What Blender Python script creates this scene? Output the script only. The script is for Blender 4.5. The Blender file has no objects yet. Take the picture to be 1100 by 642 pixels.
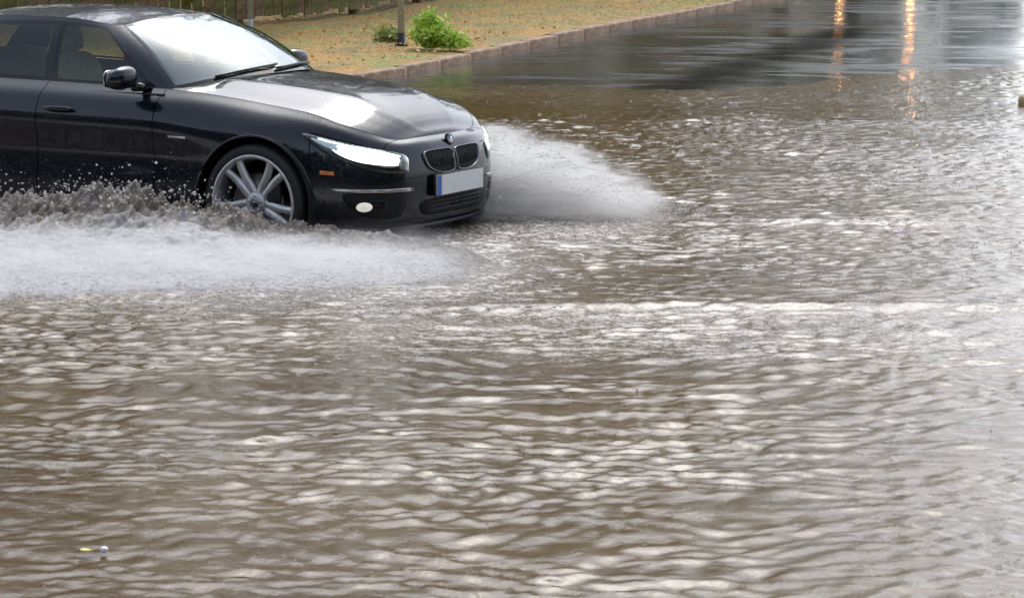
import bpy, math, random
import numpy as np
from mathutils import Vector, Matrix
random.seed(7); rng = np.random.default_rng(11)
scene = bpy.context.scene
col = scene.collection
# ------------------------------------------------------------------ camera
CAM_H = 2.15
cam_d = bpy.data.cameras.new('camera'); cam = bpy.data.objects.new('camera', cam_d); col.objects.link(cam)
cam_d.sensor_width = 36; cam_d.lens = 36 * 3200 / 1100
cam_d.clip_start = .1; cam_d.clip_end = 2000
cam.location = (0, 0, CAM_H)
cam.rotation_euler = (math.radians(90) - math.atan(481 / 3200), 0, 0)
cam_d.dof.use_dof = True; cam_d.dof.focus_distance = 16.3; cam_d.dof.aperture_fstop = 13
scene.camera = cam
# ------------------------------------------------------------------ light
SUN_EL, SUN_AZ = math.radians(51.5), math.radians(7)
world = bpy.data.worlds.new('World'); scene.world = world; world.use_nodes = True
wn = world.node_tree; wn.nodes.clear()
sky = wn.nodes.new('ShaderNodeTexSky'); sky.sky_type = 'NISHITA'; sky.sun_disc = False
sky.sun_elevation = SUN_EL; sky.sun_rotation = SUN_AZ; sky.air_density = 1.0; sky.dust_density = 3.0; sky.ozone_density = 1.0
hs = wn.nodes.new('ShaderNodeHueSaturation'); hs.inputs['Saturation'].default_value = .5
bg = wn.nodes.new('ShaderNodeBackground'); bg.inputs['Strength'].default_value = .15
wo = wn.nodes.new('ShaderNodeOutputWorld')
wn.links.new(sky.outputs[0], hs.inputs['Color']); tint = wn.nodes.new('ShaderNodeMix'); tint.data_type = 'RGBA'; tint.blend_type = 'MULTIPLY'; tint.inputs[0].default_value = 1; tint.inputs[7].default_value = (.955, .985, 1.035, 1)   # cool overcast
wn.links.new(hs.outputs[0], tint.inputs[6]); wn.links.new(tint.outputs[2], bg.inputs['Color']); wn.links.new(bg.outputs[0], wo.inputs['Surface'])
sun_d = bpy.data.lights.new('sun', 'SUN'); sun = bpy.data.objects.new('sun', sun_d); col.objects.link(sun)
sun_d.energy = .5; sun_d.angle = math.radians(25); sun_d.color = (1, .97, .93)
sd = Vector((math.sin(SUN_AZ) * math.cos(SUN_EL), math.cos(SUN_AZ) * math.cos(SUN_EL), math.sin(SUN_EL)))
sun.rotation_euler = sd.to_track_quat('Z', 'Y').to_euler()
scene.view_settings.view_transform = 'Standard'; scene.view_settings.look = 'None'
scene.view_settings.exposure = .8; scene.view_settings.gamma = 1
scene.cycles.max_bounces = 10; scene.cycles.volume_bounces = 10; scene.cycles.transparent_max_bounces = 12
scene.cycles.volume_step_rate = 1.0; scene.cycles.sample_clamp_indirect = 8
scene.cycles.use_denoising = True

# ------------------------------------------------------------------ helpers
def px(x, y, z=0.0):
    """Point on height z that the photograph (1100x642) shows at pixel x, y."""
    p = math.atan(481 / 3200); u = (x - 550) / 3200; v = (y - 321) / 3200
    d = Vector((u, math.cos(p) - v * math.sin(p), -math.sin(p) - v * math.cos(p)))
    t = (z - CAM_H) / d.z
    return Vector((d.x * t, d.y * t, z))

class NT:
    def __init__(s, name):
        s.m = bpy.data.materials.new(name); s.m.use_nodes = True; s.t = s.m.node_tree; s.t.nodes.clear()
        s.out = s.n('ShaderNodeOutputMaterial')
    def n(s, typ, **kw):
        nd = s.t.nodes.new(typ)
        for k, v in kw.items():
            if hasattr(nd, k) and not k[0].isupper(): setattr(nd, k, v)
            else: nd.inputs[k.replace('_', ' ')].default_value = v
        return nd
    def l(s, a, b): s.t.links.new(a, b)
    def val(s, v, sock):
        if isinstance(v, (int, float)): sock.default_value = v
        elif isinstance(v, tuple): sock.default_value = v if len(v) == len(sock.default_value) else (*v, 1)
        else: s.l(v, sock)
    def math(s, op, a, b=0.0, c=0.0, clamp=False):
        nd = s.t.nodes.new('ShaderNodeMath'); nd.operation = op; nd.use_clamp = clamp
        for i, v in enumerate((a, b, c)): s.val(v, nd.inputs[i])
        return nd.outputs[0]
    def ramp(s, f, lo, hi, a=0.0, b=1.0):
        nd = s.t.nodes.new('ShaderNodeMapRange'); nd.interpolation_type = 'SMOOTHSTEP'
        s.l(f, nd.inputs[0]); nd.inputs[1].default_value = lo; nd.inputs[2].default_value = hi
        nd.inputs[3].default_value = a; nd.inputs[4].default_value = b
        return nd.outputs[0]
    def mix(s, f, a, b):
        nd = s.t.nodes.new('ShaderNodeMix'); nd.data_type = 'RGBA'
        s.val(f, nd.inputs[0]); s.val(a, nd.inputs[6]); s.val(b, nd.inputs[7])
        return nd.outputs[2]
    def coord(s, which='Object', scale=(1, 1, 1)):
        tc = s.t.nodes.new('ShaderNodeTexCoord'); mp = s.t.nodes.new('ShaderNodeMapping')
        mp.inputs['Scale'].default_value = scale; s.l(tc.outputs[which], mp.inputs[0]); return mp.outputs[0]
    def noise(s, scale=5, detail=4, rough=.55, vec=None, dist=0.0):
        nd = s.t.nodes.new('ShaderNodeTexNoise'); nd.inputs['Scale'].default_value = scale
        nd.inputs['Detail'].default_value = detail; nd.inputs['Roughness'].default_value = rough; nd.inputs['Distortion'].default_value = dist
        if vec is not None: s.l(vec, nd.inputs['Vector'])
        return nd.outputs[0]
    def bump(s, h, strength=.3, dist=.01, normal=None):
        nd = s.t.nodes.new('ShaderNodeBump'); nd.inputs['Strength'].default_value = strength
        nd.inputs['Distance'].default_value = dist; s.l(h, nd.inputs['Height'])
        if normal is not None: s.l(normal, nd.inputs['Normal'])
        return nd.outputs[0]
    def bsdf(s, **kw):
        b = s.t.nodes.new('ShaderNodeBsdfPrincipled')
        for k, v in kw.items(): s.val(v, b.inputs[k.replace('_', ' ')])
        s.l(b.outputs[0], s.out.inputs[0]); return b

def simple(name, c, rough=.5, metal=0.0, vary=.12, scale=30, **kw):
    s = NT(name); n = s.noise(scale, 5, .6, s.coord())
    f = s.ramp(n, .3, .7)
    lo = tuple(x * (1 - vary) for x in c); hi = tuple(min(1, x * (1 + vary)) for x in c)
    s.bsdf(Base_Color=s.mix(f, lo, hi), Roughness=rough, Metallic=metal, **kw)
    return s.m

def link(o, parent=None):
    col.objects.link(o)
    if parent is not None: o.parent = parent
    return o
def mesh(name, v, f, mat, parent=None, smooth=True, kind=None, label=None):
    me = bpy.data.meshes.new(name); me.from_pydata([tuple(map(float, a)) for a in v], [], [tuple(map(int, a)) for a in f]); me.update()
    if smooth: me.shade_smooth()
    me.materials.append(mat)
    o = link(bpy.data.objects.new(name, me), parent)
    if kind: o['kind'] = kind
    if label: o['label'] = label
    return o
def fast_mesh(name, v, quads, mat, parent=None, smooth=True, kind=None):
    """numpy arrays straight into a mesh; quads is (n, k)."""
    me = bpy.data.meshes.new(name); n, k = quads.shape
    me.vertices.add(len(v)); me.vertices.foreach_set('co', np.ascontiguousarray(v, dtype=np.float32).ravel())
    me.loops.add(n * k); me.loops.foreach_set('vertex_index', np.ascontiguousarray(quads, dtype=np.int32).ravel())
    me.polygons.add(n); me.polygons.foreach_set('loop_start', np.arange(0, n * k, k, dtype=np.int32))
    me.update(calc_edges=True)
    if smooth: me.shade_smooth()
    me.materials.append(mat)
    o = link(bpy.data.objects.new(name, me), parent)
    if kind: o['kind'] = kind
    return o
def thing(name, label, cat, loc=(0, 0, 0), rz=0, group=None):
    o = link(bpy.data.objects.new(name, None)); o.location = loc; o.rotation_euler = (0, 0, rz); o.empty_display_size = .2
    o['label'] = label; o['category'] = cat
    if group: o['group'] = group
    return o
def tag(o, label, cat, group=None):
    o['label'] = label; o['category'] = cat
    if group: o['group'] = group
    return o
def grid_faces(n, m, wrap=False):
    i, j = np.meshgrid(np.arange(n - 1), np.arange(m if wrap else m - 1), indexing='ij')
    j2 = (j + 1) % m
    return np.stack([i * m + j, (i + 1) * m + j, (i + 1) * m + j2, i * m + j2], -1).reshape(-1, 4)
def box(c, s, rot=None):
    c = Vector(c); v = []
    for k in range(8):
        p = Vector(((k & 1) - .5, ((k >> 1) & 1) - .5, ((k >> 2) & 1) - .5)); p = Vector((p.x * s[0], p.y * s[1], p.z * s[2]))
        if rot is not None: p = rot @ p
        v.append(c + p)
    return v, [(0, 2, 3, 1), (4, 5, 7, 6), (0, 1, 5, 4), (2, 6, 7, 3), (0, 4, 6, 2), (1, 3, 7, 5)]
def rbox(c, s, e=3.2, n=14, m=20, rot=None, taper=None):
    """rounded block (superellipsoid)"""
    v = []
    sg = lambda x, p: math.copysign(abs(x) ** p, x)
    for i in range(n + 1):
        a = -math.pi / 2 + math.pi * i / n
        for j in range(m):
            b = 2 * math.pi * j / m
            p = Vector((sg(math.cos(a), 2 / e) * sg(math.cos(b), 2 / e) * s[0] / 2, sg(math.cos(a), 2 / e) * sg(math.sin(b), 2 / e) * s[1] / 2, sg(math.sin(a), 2 / e) * s[2] / 2))
            if taper: p = taper(p)
            if rot is not None: p = rot @ p
            v.append(Vector(c) + p)
    return v, [tuple(q) for q in grid_faces(n + 1, m, True)]
def tube(pts, r, n=8, cap=True):
    pts = [Vector(p) for p in pts]; v = []; f = []
    for i, p in enumerate(pts):
        t = (pts[min(i + 1, len(pts) - 1)] - pts[max(i - 1, 0)]).normalized()
        a = t.cross(Vector((0, 0, 1)) if abs(t.z) < .9 else Vector((1, 0, 0))).normalized(); b = t.cross(a)
        rr = r[i] if isinstance(r, (list, tuple)) else r
        for k in range(n):
            q = 2 * math.pi * k / n; v.append(p + (a * math.cos(q) + b * math.sin(q)) * rr)
    f = [tuple(q) for q in grid_faces(len(pts), n, True)]
    if cap: f += [tuple(range(n)), tuple(range((len(pts) - 1) * n, len(pts) * n))[::-1]]
    return v, f
def join(*parts):
    v = []; f = []
    for pv, pf in parts:
        o = len(v); v += list(pv); f += [tuple(i + o for i in q) for q in pf]
    return v, f
def catmull(P, sub):
    P = np.asarray(P, float); n = len(P); out = []
    for i in range(n - 1):
        p0 = P[max(i - 1, 0)]; p1 = P[i]; p2 = P[i + 1]; p3 = P[min(i + 2, n - 1)]
        if i == 0: p0 = 2 * p1 - p2
        if i == n - 2: p3 = 2 * p2 - p1
        for k in range(sub):
            t = k / sub
            out.append(.5 * ((2 * p1) + (-p0 + p2) * t + (2 * p0 - 5 * p1 + 4 * p2 - p3) * t * t + (-p0 + 3 * p1 - 3 * p2 + p3) * t ** 3))
    out.append(P[-1]); return np.array(out)
def vnoise(x, y, seed=0):
    """smooth value noise, numpy"""
    r = np.random.default_rng(seed).random((256, 256)); xi = np.floor(x).astype(int); yi = np.floor(y).astype(int)
    fx = x - xi; fy = y - yi; fx = fx * fx * (3 - 2 * fx); fy = fy * fy * (3 - 2 * fy)
    g = lambda a, b: r[a % 256, b % 256]
    return (g(xi, yi) * (1 - fx) + g(xi + 1, yi) * fx) * (1 - fy) + (g(xi, yi + 1) * (1 - fx) + g(xi + 1, yi + 1) * fx) * fy
def fbm(x, y, seed=0, oct=4, gain=.55):
    s = 0; a = 1; t = 0
    for o in range(oct): s = s + a * vnoise(x * 2 ** o + 13.7 * o, y * 2 ** o + 7.1 * o, seed + o); t += a; a *= gain
    return s / t
def sstep(a, b, x):
    t = np.clip((x - a) / (b - a), 0, 1); return t * t * (3 - 2 * t)

# ------------------------------------------------------------------ materials
def m_paint():
    s = NT('black_car_paint'); c = s.coord()
    n = s.noise(9, 5, .6, c); dirt = s.ramp(s.noise(4, 6, .7, s.coord(scale=(.5, 1, 1.6))), .5, .75)
    drops = s.t.nodes.new('ShaderNodeTexVoronoi'); drops.inputs['Scale'].default_value = 90; s.l(c, drops.inputs['Vector'])
    h = s.ramp(drops.outputs['Distance'], .0, .35, 1, 0)
    b = s.bump(h, .25, .002)
    s.bsdf(Base_Color=s.mix(s.math('MULTIPLY', dirt, .25), (.004, .006, .012), (.026, .022, .018)), Roughness=.3, Coat_Weight=.85,
           Coat_Roughness=s.ramp(n, .3, .7, .03, .09), Coat_IOR=1.62, Coat_Normal=b, IOR=1.15)
    return s.m
M = {}
M['paint'] = m_paint()
M['black'] = simple('black_plastic', (.012, .012, .013), .45)
M['under'] = simple('dark_underbody', (.006, .006, .006), .8)
M['gloss'] = simple('gloss_black_trim', (.008, .008, .009), .12)
M['chrome'] = simple('chrome', (.62, .63, .65), .15, 1.0, vary=.05)
M['darkchrome'] = simple('smoked_chrome', (.16, .165, .17), .18, 1.0, vary=.05)
M['rim'] = simple('alloy_metal', (.62, .61, .60), .38, .75, vary=.18, scale=18)
M['tyre'] = simple('tyre_rubber', (.014, .014, .014), .6, vary=.3)
M['disc'] = simple('brake_disc_steel', (.22, .2, .18), .4, 1.0)
M['seat'] = simple('tan_seat_leather', (.50, .40, .25), .55)
M['seatd'] = simple('dark_seat_fabric', (.03, .03, .03), .8)
M['amber'] = simple('amber_plastic', (.75, .24, .06), .2)
M['silver'] = simple('silver_reflector', (.75, .78, .78), .2, .8)
M['red'] = simple('red_lamp_plastic', (.4, .01, .01), .2)
M['plate'] = simple('plate_white', (.80, .80, .78), .35, vary=.06)
M['eublue'] = simple('plate_blue', (.02, .10, .42), .35)
M['ink'] = simple('plate_ink', (.02, .02, .03), .5)
M['bluebadge'] = simple('badge_blue', (.05, .2, .5), .3)
def m_glass(name, tint, ior, rough=.0):
    s = NT(name)
    ge = s.n('ShaderNodeNewGeometry'); dp = s.n('ShaderNodeVectorMath', operation='DOT_PRODUCT'); s.l(ge.outputs['Normal'], dp.inputs[0]); s.l(ge.outputs['Incoming'], dp.inputs[1])
    fr = s.math('ADD', ior, s.math('MULTIPLY', s.math('POWER', s.math('SUBTRACT', 1.0, s.math('ABSOLUTE', dp.outputs['Value'])), 5.0), 1 - ior), clamp=True)
    tr = s.n('ShaderNodeBsdfTransparent'); tr.inputs[0].default_value = (*tint, 1)
    gl = s.n('ShaderNodeBsdfGlossy'); gl.inputs['Roughness'].default_value = .03 + rough; gl.inputs['Color'].default_value = (.93, 1, .99, 1)
    n = s.noise(60, 3, .5, s.coord()); s.l(s.bump(n, .05, .002), gl.inputs['Normal'])
    mx = s.n('ShaderNodeMixShader'); s.l(fr, mx.inputs[0]); s.l(tr.outputs[0], mx.inputs[1]); s.l(gl.outputs[0], mx.inputs[2])
    s.l(mx.outputs[0], s.out.inputs[0]); return s.m
M['windscreen'] = m_glass('windscreen_glass', (.55, .66, .6), .22)
M['glass'] = m_glass('tinted_side_glass', (.50, .53, .44), .06)
M['lampglass'] = m_glass('clear_lamp_glass', (.9, .95, .94), .06)
def m_emit(name, c, st):
    s = NT(name); s.bsdf(Base_Color=(.8, .8, .8), Roughness=.3, Emission_Color=c, Emission_Strength=st); return s.m
M['lit'] = m_emit('lit_headlamp', (.90, 1.0, .95), 1.7)
M['litfog'] = m_emit('pale_fog_lamp', (1.0, .93, .75), .25)
M['litamber'] = m_emit('lit_amber_lamp', (1.0, .34, .09), 280.0)

# ------------------------------------------------------------------ the setting
KERB = catmull([(-60, 28.5), (-30, 26.6), (-14, 26.2), (-6, 26.4), (-3.0, 26.7), (-1.5, 27.7), (.15, 32.0), (3.25, 40.6), (8, 54), (14, 72), (30, 118)], 24)
def kerb_y(x): return np.interp(x, KERB[:, 0], KERB[:, 1])
def road_z(x, y):
    x = np.asarray(x, float); y = np.asarray(y, float)
    far = np.interp(y, [-60, 21, 27.4, 34, 60, 200], [-.12, -.12, 0, .075, .12, .2])
    und = (fbm(x * .5, y * .35, 3, 3) - .5) * .035 * sstep(22, 26, y)
    side = sstep(17, 26, np.abs(x)) * .22 + sstep(-4, -12, y) * .22
    rt = -.028 * sstep(2.0, 5.5, x) * sstep(21, 26, y) * (1 - sstep(30, 36, y))
    return far + und + side + rt
def axis(*segs):
    out = []
    for a, b, st in segs: out += list(np.arange(a, b, st))
    out.append(segs[-1][1]); return np.array(out)
# ground far around
def m_ground():
    s = NT('far_grass_ground'); n = s.noise(.6, 8, .65, s.coord())
    s.bsdf(Base_Color=s.mix(s.ramp(n, .35, .65), (.05, .06, .025), (.11, .09, .045)), Roughness=.95); return s.m
gx = np.linspace(-700, 700, 60); gy = np.linspace(-700, 700, 60)
X, Y = np.meshgrid(gx, gy, indexing='ij')
Z = -.55 + 0 * X
fast_mesh('ground', np.stack([X, Y, Z], -1).reshape(-1, 3), grid_faces(60, 60), m_ground(), kind='structure')
# road
def m_road():
    s = NT('wet_asphalt'); c = s.coord()
    big = s.noise(.9, 5, .6, s.coord(scale=(.55, 1.6, 1)), 1.2)
    agg = s.noise(160, 3, .7, c)
    big2 = s.noise(2.2, 6, .65, s.coord(scale=(.35, 1.5, 1)), .8)
    wet = s.ramp(s.math('ADD', s.math('MULTIPLY', big, .6), s.math('MULTIPLY', big2, .4)), .44, .54)
    tar = s.mix(s.ramp(agg, .3, .75), (.016, .021, .017), (.052, .058, .049))
    sm = s.n('ShaderNodeAttribute'); sm.attribute_name = 'seam'; sm = sm.outputs['Fac']; dryf = 1.0  # weight of the darker, matte diagonal strip
    rough = s.math('ADD', s.math('ADD', s.math('MULTIPLY', wet, -.22), .30), 0.0)
    micro = s.noise(7, 6, .75, s.coord(scale=(1, 2.2, 1)))
    b0 = s.bump(agg, .12, .002); b = s.bump(micro, .10, .02, b0)
    s.bsdf(Base_Color=tar, Roughness=rough, IOR=1.4, Normal=b, Coat_Weight=s.math('MULTIPLY', s.math('MULTIPLY', wet, .9), dryf), Coat_Roughness=.06, Coat_IOR=1.36, Coat_Normal=b)
    bs = [q for q in s.t.nodes if q.type == 'BSDF_PRINCIPLED'][0]; df = s.n('ShaderNodeBsdfDiffuse'); s.l(s.mix(s.ramp(agg, .3, .75), (.016, .015, .011), (.036, .034, .027)), df.inputs[0])
    mx = s.n('ShaderNodeMixShader'); s.l(s.math('MULTIPLY', sm, .9), mx.inputs[0]); s.l(bs.outputs[0], mx.inputs[1]); s.l(df.outputs[0], mx.inputs[2]); s.l(mx.outputs[0], s.out.inputs[0])
    return s.m
rx = axis((-42, -12, .8), (-12, 14, .12), (14, 46, .8)); ry = axis((-30, 20, .8), (20, 48, .12), (48, 150, 1.0))
X, Y = np.meshgrid(rx, ry, indexing='ij'); Z = road_z(X, Y)
ro = fast_mesh('road', np.stack([X, Y, Z], -1).reshape(-1, 3), grid_faces(len(rx), len(ry)), m_road(), kind='structure')
# darker, matte strip in the road colour running parallel to the kerb
a = px(735, 94, .0); b = px(905, 34, .08); d = (b - a); L = d.length; d /= L
al = (X - a.x) * d.x + (Y - a.y) * d.y; ac = -(X - a.x) * d.y + (Y - a.y) * d.x + .25 * (fbm(X * .9, Y * .9, 191, 3) - .5)
strip_w = (1 - sstep(.05, .60, np.abs(ac))) * sstep(-3, 0, al) * (1 - sstep(L, L * 1.35, al)) * (.65 + .5 * fbm(X * 2, Y * 2, 192, 2))
at = ro.data.attributes.new('seam', 'FLOAT', 'POINT'); at.data.foreach_set('value', np.clip(strip_w, 0, 1).ravel().astype(np.float32))
# verge
def m_verge():
    s = NT('leafy_verge_soil'); c = s.coord(); n = s.noise(2.2, 7, .65, c); n2 = s.noise(26, 6, .75, c); n3 = s.noise(.45, 3, .5, c)
    leaf = s.mix(s.ramp(n2, .35, .68), (.26, .14, .035), (.66, .40, .11))
    moss = s.mix(s.ramp(n2, .35, .68), (.16, .125, .045), (.40, .33, .14))
    grn = s.mix(s.ramp(n2, .35, .68), (.15, .16, .04), (.42, .42, .12)); moss = s.mix(s.ramp(s.noise(1.1, 4, .6, c), .48, .62), moss, grn)
    s.bsdf(Base_Color=s.mix(s.ramp(n, .42, .6), leaf, moss), Roughness=.85, Normal=s.bump(n2, .3, .015)); return s.m
ks = np.linspace(0, len(KERB) - 1, 420); kx = np.interp(ks, np.arange(len(KERB)), KERB[:, 0]); ky = np.interp(ks, np.arange(len(KERB)), KERB[:, 1])
tang = np.stack([np.gradient(kx), np.gradient(ky)], 1); tang /= np.linalg.norm(tang, axis=1)[:, None]; nrm = np.stack([-tang[:, 1], tang[:, 0]], 1)
dd = np.concatenate([np.linspace(.13, 3, 16), np.linspace(3.4, 16, 26), [22, 40, 70, 110]])
V = []
for q in dd:
    # verge columns lean towards +Y so they never fold over
    x = kx + nrm[:, 0] * min(q, .13) + (nrm[:, 0] * .35) * max(q - .13, 0); y = ky + nrm[:, 1] * min(q, .13) + max(q - .13, 0)
    z = road_z(kx, ky) + .075 + (fbm(x * 1.3, y * 1.3, 9, 3) - .4) * .07 * sstep(.1, .8, q) + .012 * min(q, 12)
    V.append(np.stack([x, y, z], -1))
V = np.array(V).reshape(-1, 3)
fast_mesh('grass_verge', V, grid_faces(len(dd), len(kx))[:, ::-1], m_verge(), kind='structure')
# kerb, stone by stone
M['kerb'] = simple('pinkish_kerb_stone', (.40, .255, .155), .7, vary=.4, scale=12)
seg = np.concatenate([[0], np.cumsum(np.linalg.norm(np.diff(KERB, axis=0), axis=1))])
kerb = link(bpy.data.objects.new('kerb', None)); kerb['kind'] = 'structure'
def kp(sv): return np.array([np.interp(sv, seg, KERB[:, 0]), np.interp(sv, seg, KERB[:, 1])])
s0 = np.interp(-9, KERB[:, 0], seg); s1 = np.interp(17, KERB[:, 0], seg); sv = s0
bv, bf = rbox((0, 0, 0), (1, 1, 1), 9, 8, 12)
kmesh = None
while sv < s1:
    L = .9; p = kp(sv + L / 2); q = kp(sv + L) - kp(sv); ang = math.atan2(q[1], q[0])
    if kmesh is None:
        kmesh = mesh('kerb_stone', [(a.x * .893, a.y * .15, a.z * .26) for a in bv], bf, M['kerb'], kerb).data; o = bpy.data.objects['kerb_stone']
    else: o = link(bpy.data.objects.new('kerb_stone', kmesh), kerb)
    nn = np.array([-math.sin(ang), math.cos(ang)]) * .06
    o.location = (p[0] + nn[0], p[1] + nn[1], float(road_z(p[0], p[1])) - .045 + random.uniform(-.006, .006))
    o.rotation_euler = (random.uniform(-.02, .02), random.uniform(-.004, .004), ang + random.uniform(-.008, .008)); sv += L + .005

# ------------------------------------------------------------------ water
def water_height(X, Y):
    """sum of many ripple trains, rain chop and the waves thrown by the car"""
    H = np.zeros_like(X); r = np.random.default_rng(5)
    near = 1 - sstep(11, 15, Y)
    wx = (fbm(X * .9, Y * .9, 21, 3) - .5) * .7; wy = (fbm(X * .9, Y * .9, 31, 3) - .5) * .7
    Xw = X + wx; Yw = Y + wy
    for k in range(56):
        lam = .052 * (6.5 ** r.random() ** 1.1); ang = r.normal(math.pi / 2, .5) + (0 if r.random() < .85 else r.uniform(-1, 1)); kk = 2 * math.pi / lam
        amp = .00056 * (lam / .2) ** .85 * (.7 + .6 * r.random())
        if lam < .16: amp *= .9
        H += amp * np.sin(kk * (Xw * math.cos(ang) + Yw * math.sin(ang)) + r.uniform(0, 6.28))
    patch = .35 + 1.3 * fbm(X * .55, Y * .4, 41, 3)
    gust = .35 + 1.3 * fbm(X * 1.3, Y * .9, 172, 3)
    for k in range(44):
        lam = .058 * (2.6 ** r.random()); ang = r.normal(math.pi / 2, .7); kk = 2 * math.pi / lam; ph = r.uniform(0, 6.28)
        ca, sa = math.cos(ang), math.sin(ang); q = Xw * ca + Yw * sa
        H += .00046 * (lam / .1) ** 1.0 * gust * np.sin(kk * q + ph + 1.6 * np.sin((Xw * sa - Yw * ca) * kk * .23 + ph * 3))
    H *= patch
    # curved wake rings off the front wheel
    R = np.hypot(X - .1, (Y - 16.2) * 1.0)
    H += .0022 * np.sin(R * 2 * math.pi / .30 + 1.5 * fbm(X, Y, 51, 2)) * sstep(1.8, 3.2, R) * (1 - sstep(5.5, 9, R))
    # rain and spray chop beyond
    far = sstep(13.6, 14.4, Y)
    H += far * (fbm(X * 13, Y * 9, 61, 3) - .5) * .009 * (1 - sstep(25, 28, Y) * .3)
    H += (1 - far) * (fbm(X * 10 + Y * 2, Y * 9, 71, 3) - .5) * .0055
    # the long low crest that runs across
    yc = 14.0 + .03 * np.sin(X * 1.7) + .02 * X * 0
    H += .035 * np.exp(-((Y - yc) / .10) ** 2) * sstep(-1.2, .2, X) * .8
    H += .02 * np.exp(-((Y - (17.4 - .13 * (X - 1))) / .12) ** 2) * sstep(.6, 1.2, X) * (1 - sstep(2.2, 3.2, X))
    return H
def foam_mask(X, Y):
    n = fbm(X * 3.5, Y * 3.5, 81, 4); n2 = fbm(X * 22, Y * 12, 91, 3)
    F = np.zeros_like(X)
    # milky churned band this side of the crest, broad at the right
    band = sstep(14.02, 13.97, Y) * sstep(11.3, 13.6, Y) * sstep(-2.6, .2, X)
    F = np.maximum(F, band * (.35 + .5 * n))
    # wash around the car
    cx = -1.4; side = sstep(13.35, 14.7, Y) * (1 - sstep(16.5, 18.5, Y)) * (1 - sstep(-.2, .45, X))
    F = np.maximum(F, side * (.55 + .5 * n))
    fr = np.exp(-((X - .25) / .75) ** 2 - ((Y - 17.3) / 1.1) ** 2)
    F = np.maximum(F, fr * 1.0)
    l2 = np.exp(-((Y - (17.4 - .13 * (X - 1))) / .10) ** 2) * sstep(.5, 1.0, X) * (1 - sstep(2.4, 3.2, X)); F = np.maximum(F, l2 * .8)
    F = np.maximum(F, .42 * sstep(13.2, 14.2, Y) * (1 - sstep(14.6, 15.6, Y)) * (1 - sstep(-.6, .8, X)))
    edge = sstep(23.0, 26.5, Y) * .35 * (1 - sstep(2.5, 6, X)); F = np.maximum(F, edge)
    F = np.clip(F, 0, 1) * (.55 + .9 * n2)
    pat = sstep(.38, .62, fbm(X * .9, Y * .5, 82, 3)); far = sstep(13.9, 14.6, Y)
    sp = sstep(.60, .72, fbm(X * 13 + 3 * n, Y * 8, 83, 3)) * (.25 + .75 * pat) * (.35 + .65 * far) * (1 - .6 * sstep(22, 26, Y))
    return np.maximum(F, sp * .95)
def m_water():
    s = NT('muddy_flood_water'); c = s.coord()
    at = s.n('ShaderNodeAttribute'); at.attribute_name = 'foam'
    murk = s.noise(.7, 4, .6, c)
    body = s.mix(s.ramp(murk, .35, .65), (.084, .047, .009), (.122, .074, .020))
    n1 = s.noise(38, 5, .65, s.coord(scale=(1, .8, 1))); n2 = s.noise(11, 4, .6, s.coord(scale=(.8, 1.1, 1)), .6)
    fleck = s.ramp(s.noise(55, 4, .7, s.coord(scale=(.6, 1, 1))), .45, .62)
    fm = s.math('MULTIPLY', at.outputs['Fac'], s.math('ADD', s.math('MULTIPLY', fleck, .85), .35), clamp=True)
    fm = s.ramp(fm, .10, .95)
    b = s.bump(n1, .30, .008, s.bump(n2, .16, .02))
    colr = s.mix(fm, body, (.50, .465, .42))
    s.bsdf(Base_Color=colr, Roughness=s.math('ADD', s.math('MULTIPLY', fm, .4), .05), IOR=1.36, Normal=b)
    return s.m
M['water'] = m_water()
wx_ = axis((-30, -12, .6), (-12, -5, .14), (-5, 5.2, .019), (5.2, 12, .14), (12, 30, .6)); wy_ = axis((-13, 4, .5), (4, 8, .05), (8, 19, .018), (19, 24, .03), (24, 34, .06))
X, Y = np.meshgrid(wx_, wy_, indexing='ij')
H = water_height(X, Y); rzv = road_z(X, Y)
H *= .45 + .55 * sstep(.0, .04, -rzv)
Vw = np.stack([X, Y, H], -1).reshape(-1, 3)
F = grid_faces(len(wx_), len(wy_))
keep = (rzv.reshape(-1)[F].min(1) < .02)
dry = (Y.reshape(-1) > (kerb_y(X) + .4).reshape(-1)); keep &= ~dry[F].any(1)
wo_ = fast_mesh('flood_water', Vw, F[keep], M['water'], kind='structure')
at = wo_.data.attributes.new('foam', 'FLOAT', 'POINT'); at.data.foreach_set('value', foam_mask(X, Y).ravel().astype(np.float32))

# ------------------------------------------------------------------ the car
TH = math.radians(-29)
CAR_RX, CAR_RY = -1.40, 16.60      # near front wheel centre
def car_origin():
    fx, fy = math.cos(TH), math.sin(TH); lx, ly = -fy, fx
    return (CAR_RX + lx * .79, CAR_RY + ly * .79, -.125)
SUB = 16; LV = 7
CP = [(.80, 0), (.79, .25), (.745, .47), (.66, .64), (.52, .77), (.33, .85), (0, .892), (-.35, .905), (-.70, .905), (-1.4, .905), (-2.2, .905), (-2.81, .905), (-3.3, .875), (-3.62, .80), (-3.80, .60), (-3.85, .3), (-3.86, 0)]
ZT = [[.185, .23, .33, .45, .54, .605, .652, .68]] * 3 + [
      [.185, .23, .34, .46, .55, .62, .68, .725], [.185, .23, .35, .48, .58, .66, .73, .775], [.185, .24, .36, .50, .62, .705, .775, .825],
      [.19, .25, .38, .54, .68, .76, .82, .868], [.19, .25, .40, .56, .71, .79, .86, .91], [.19, .25, .40, .57, .72, .80, .875, .935],
      [.19, .25, .40, .57, .735, .81, .885, .95], [.19, .25, .40, .58, .75, .83, .90, .965], [.19, .25, .40, .59, .77, .85, .92, .985],
      [.20, .26, .40, .60, .78, .87, .94, 1.0], [.21, .27, .40, .6, .78, .88, .96, 1.01], [.22, .28, .4, .56, .72, .85, .95, 1.01], [.22, .28, .4, .54, .70, .84, .95, 1.01], [.22, .28, .4, .54, .70, .84, .95, 1.01]]
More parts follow.
